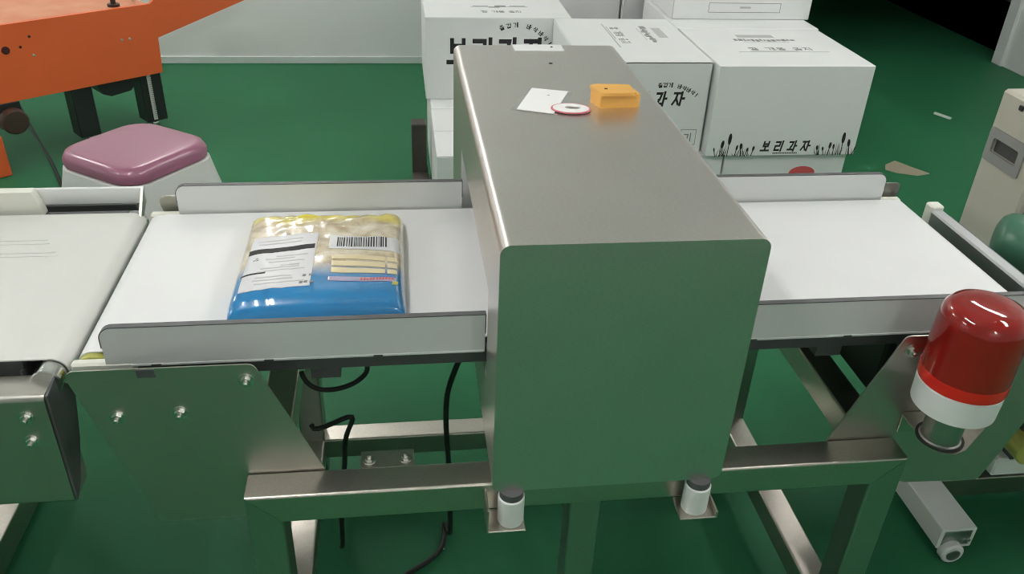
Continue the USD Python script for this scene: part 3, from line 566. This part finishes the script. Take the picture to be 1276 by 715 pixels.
# second layer
A = carton(-0.014, 0.632, 2.710, 3.250, Z1, Z2, 'second-layer white carton with big black lettering, leftmost of the stack')
title(A, 0.30, -0.545, .098, .114, .2); slogan(A, 0.388, -0.556, .168, .0185, 112, 32)
g = unary_union([sbox(-.12, .115, -.05, .122), sbox(-.02, .11, .03, .128), sbox(.05, .115, .12, .122), sbox(-.05, .09, .0, .1), sbox(-.13, .105, .13, .108)])
part('printed_icons', on_top(g, 0.33, 2.800, Z2 - .0004), m_ink2, A, smooth=False)
g, wd = hangul('칼 개봉 금지', .026, .03, .12); part('printed_notice', on_top(affinity.scale(g, 1, 1.1, origin=(0, 0)), 0.33 - wd / 2, 2.80, Z2 - .0003), m_ink2, A, smooth=False)
B = carton(0.548, 1.058, 2.052, 2.700, Z1, Z2, 'second-layer white carton with rotated top print, between two others', 'y')
title(B, 0.832, -0.515, .047, .070, .2, 8); slogan(B, 0.888, -0.636, .192, .0155, 98, 52)
bx_ = unary_union([sbox(.0, .0, .065, .065).difference(sbox(.002, .002, .063, .063))]); part('printed_box', on_front(bx_, .968, -.682, 2.052), m_ink2, B, smooth=False)
g, wd = hangul('기', .03, .03, .14); part('printed_letter', on_front(g, .985, -.665, 2.052), m_ink2, B, smooth=False)
top_print(B, 0.765, 2.43, -90, .95)
C = carton(1.068, 1.693, 2.001, 2.540, Z1, Z2, 'second-layer white carton with small lettering and reed drawings on its front')
title(C, 1.392, -0.690, .037, .056, .2, 10)
part('printed_line', on_front(unary_union([sbox(k * .0075, 0, k * .0075 + .005, .005) for k in range(14)]), 1.345, -.7035, 2.001), m_ink, C, smooth=False)
reeds(C, 1.165, -0.7115, False, 1); reeds(C, 1.625, -0.7115, True, 2)
top_print(C, 1.40, 2.215, 0, 1.0)
H = carton(1.062, 1.706, 2.548, 3.100, Z1, Z2, 'second-layer white carton behind the reed-printed one, under the top carton')
Ebox = carton(0.345, 0.985, 3.262, 3.80, Z1, Z2, 'second-layer white carton in the gap at the far back of the stack')
Gbox = carton(0.995, 1.640, 3.242, 3.78, Z1, Z2, 'second-layer white carton at the far back right of the stack')
carton(0.340, 0.980, 3.262, 3.80, FLOOR, Z1, 'bottom-layer white carton at the far back of the stack'); carton(0.990, 1.640, 3.242, 3.78, FLOOR, Z1, 'bottom-layer white carton at the far back right of the stack')
Etop = carton(0.345, 0.985, 3.262, 3.80, Z2, Z2 + HB, 'top-layer white carton at the far back of the stack')
# top layer
D = carton(1.082, 1.724, 2.700, 3.240, Z2, Z2 + HB, 'top-layer white carton with a thin outlined box printed low on its front')
part('printed_box', on_front(sbox(0, 0, .335, .042).difference(sbox(.002, .002, .333, .040)), 1.245, -.316, 2.70), m_ink2, D, smooth=False)
part('printed_mark', on_front(sbox(0, 0, .05, .008), 1.39, -.298, 2.70), m_ink3, D, smooth=False)
part('corner_crease', rbox(1.0805, 1.0835, 2.6985, 2.7015, Z2 + .001, Z2 + HB - .01, .0005), m_ink3, D)

t = thing('wooden_board', 'dark brown board standing beside the left end of the carton stack', 'board', (-0.045, 2.7, FLOOR))
part('board', rbox(-0.085, -0.018, 2.62, 2.70, FLOOR, -0.80, .004), m_brown, t); part('board_foot', rbox(-0.085, -0.012, 2.45, 2.70, FLOOR, FLOOR + .05, .004), m_brown, t)

# ================================================================== STOOL
t = thing('plastic_stool', 'square plastic stool with a mauve lid and white legs left of the belt', 'stool', (-1.008, 1.74, FLOOR), math.radians(54.5))
SH = 0.553
lid = [rsq(.335, .07, SH - .058), rsq(.362, .08, SH - .054), rsq(.366, .08, SH - .03), rsq(.352, .085, SH - .010), rsq(.315, .08, SH - .0015), rsq(.20, .06, SH + .001)]
part('lid', loft(lid), m_purple, t, 'mauve plastic seat lid', smooth=60)
ou = MF(loft([rsq(.470, .07, 0), rsq(.440, .075, .2), rsq(.405, .08, .40), rsq(.372, .08, SH - .062), rsq(.356, .08, SH - .0585)]))
inn = MF(loft([rsq(.462, .06, -.02), rsq(.432, .065, .2), rsq(.395, .07, .40), rsq(.36, .07, SH - .075)]))
arch = Polygon([(-.14, -.03), (.14, -.03), (.115, .3), (.07, .37), (-.07, .37), (-.115, .3)]).buffer(.015)
part('stool_body', fromMF(ou - inn - MF(prism(arch, 'y', -.4, .4)) - MF(prism(arch, 'x', -.4, .4))), m_stool, t, 'white moulded body with four legs')

# ================================================================== ORANGE CARTON SEALER
ang = math.atan2(0.61916, 0.78526)
t = thing('carton_sealer', 'orange carton sealing machine on black posts behind the mauve stool', 'machine', (-1.8982, 2.8656, FLOOR), ang)
zf = -FLOOR
def Zl(z): return z - FLOOR
fp = Polygon([(-1.2, Zl(-0.7801)), (.757, Zl(-0.7801)), (.764, Zl(-0.6093)), (1.254, Zl(-0.4941)), (1.84, Zl(-0.3506)), (1.84, Zl(-0.3081)), (.906, Zl(-0.3081)), (.755, Zl(-0.4460)), (-1.2, Zl(-0.4460))])
fpl = part('side_panel', prism(soft(fp, .004), 'y', 0, 0.02), m_orange, t, 'orange side panel with a flared arm')
for s, z, r in ((.080, -.621, .0175), (.188, -.575, .006), (.142, -.616, .006)): part('hole', prism(Point(s, Zl(0.566 + 0.944 * (z - 0.566))).buffer(r), 'y', -.0015, .0005), m_hole, fpl, 'dark round hole')
for s, z in ((.586, -.659), (.625, -.661), (.188, -.662)): part('bolt', hexbolt((s, 0, Zl(0.566 + 0.944 * (z - 0.566))), (0, -1, 0), .007, False), m_bolt, fpl)
part('table_top', rbox(-1.2, .746, .021, .50, Zl(-0.4592), Zl(-0.4460), .003), m_orange_top, t, 'worn orange table top')
part('table_bolt', cat([cyl((.60, .05, Zl(-0.4460)), (.60, .05, Zl(-0.3459)), .012, 12), cyl((.60, .05, Zl(-0.4460)), (.60, .05, Zl(-0.4346)), .028, 16)]), m_rust, t)
part('roller_bed', cat([cyl((-1.1, .20 + k * .06, Zl(-0.4290)), (.05, .20 + k * .06, Zl(-0.4290)), .018, 14) for k in range(5)]), m_grey_frame, t)
part('cross_rod', cat([tube([(.70, .06, Zl(-0.4309)), (.755, .16, Zl(-0.4120))], .010, 8)]), m_bolt, t)
part('end_panel', rbox(.738, .757, .02, .50, Zl(-0.7801), Zl(-0.4601), .003), m_orange, t)
def post(s, y, w): part('post', rbox(s, s + w, y, y + .10, .05, Zl(-0.7235), .004), m_black, t, 'black height-adjusting post')
post(.315, .03, .098); post(.648, .03, .108)
part('ruler', rbox(.682, .702, .0275, .0305, .06, Zl(-0.7811), .0005), m_ruler, t, 'pale ruler strip on the post')
for k in range(22): part('ruler_tick', rbox(.692, .702, .0268, .0276, .07 + k * .010, .072 + k * .010, .0002), m_black, t)
part('drive_box', prism(soft(Polygon([(.44, Zl(-0.7801)), (.67, Zl(-0.7801)), (.60, Zl(-0.8509)), (.50, Zl(-0.8604)), (.46, Zl(-0.8415))]), .006), 'y', .04, .30), m_black, t)
for s in (.374, .702): part('caster', cat([cyl((s - .015, .08, .027), (s + .015, .08, .027), .027, 20, .004), rbox(s - .03, s + .03, .05, .11, .046, .056, .002)]), m_chrome, t)
part('rear_leg', rbox(-1.15, -.95, .1, .2, 0, Zl(-0.4403), .004), m_orange, t); part('front_leg', rbox(-.26, -.05, -.085, -.005, 0, Zl(-0.8934), .004), m_orange, t)
part('foot_roller', along([[0, 0], [.05, 0], [.058, .012], [.058, .045], [.05, .055], [0, .055]], (.03, -.06, Zl(-0.8557)), (0, 1, 0), 28), m_rust, t, 'dark brown round roller')
part('roller_mount', rbox(-.02, .08, -.0045, .19, Zl(-0.8934), Zl(-0.7811), .002), m_black, t)

# ================================================================== CABLES
single('power_cable', tube([(-2.19, 3.62, -.86), (-2.12, 3.55, -1.0), (-2.0, 3.35, FLOOR + .007), (-1.75, 2.88, FLOOR + .007), (-1.62, 2.60, FLOOR + .007)], .0075, 8, 40), m_rubber, 'black cable running over the green floor left of the stool', 'cable')
single('loop_cable', tube([(-.345, .36, -.47), (-.31, .35, -.508), (-.265, .35, -.506), (-.228, .35, -.485), (-.215, .35, -.465), (-.22, .35, -.44), (-.235, .36, -.36)], .0052, 8, 40), m_rubber, 'black cable loop hanging beneath the belt by the rear post', 'cable')
single('bent_cable', tube([(-.335, .35, -.60), (-.28, .35, -.592), (-.252, .35, -.583), (-.262, .35, -.62), (-.274, .35, -.70), (-.285, .36, -.78), (-.30, .40, -1.0), (-.31, .45, FLOOR + .008)], .0055, 8, 50), m_rubber, 'short black bent cable behind the front beam left of the lug', 'cable')
single('hanging_cable', tube([(-.018, .35, -.36), (-.031, .35, -.45), (-.052, .35, -.52), (-.058, .35, -.58), (-.053, .35, -.72), (-.05, .36, -.85), (-.05, .45, -1.04), (-.055, .50, FLOOR + .009), (-.065, .43, FLOOR + .009), (-.12, .37, FLOOR + .009), (-.19, .28, FLOOR + .009)], .0060, 8, 70), m_rubber, 'long black cable hanging from the belt down to the floor beside the detector', 'cable')

# ================================================================== FLOOR WEAR
def flat(name, pts, label, cat_, mat): single(name, prism(Polygon(pts).buffer(.012).buffer(-.004), 'z', FLOOR, FLOOR + .0012), mat, label, cat_, smooth=False)
flat('floor_patch', [(2.30, 2.675), (2.33, 2.73), (2.40, 2.775), (2.44, 2.70), (2.49, 2.62), (2.42, 2.60), (2.33, 2.64)], 'worn tan patch on the green floor right of the cartons', 'floor patch', m_tan)
flat('floor_fleck', [(3.03, 3.475), (3.05, 3.50), (3.09, 3.41), (3.07, 3.39)], 'small white scuff on the green floor beyond the tan patch', 'floor scuff', m_fleck)
single('paper_scrap', prism(Polygon([(-.066, .432), (-.063, .433), (-.058, .424), (-.061, .423)]), 'z', FLOOR, FLOOR + .001), m_fleck, 'tiny white paper scrap on the green floor below the front beam', 'paper scrap', smooth=False)
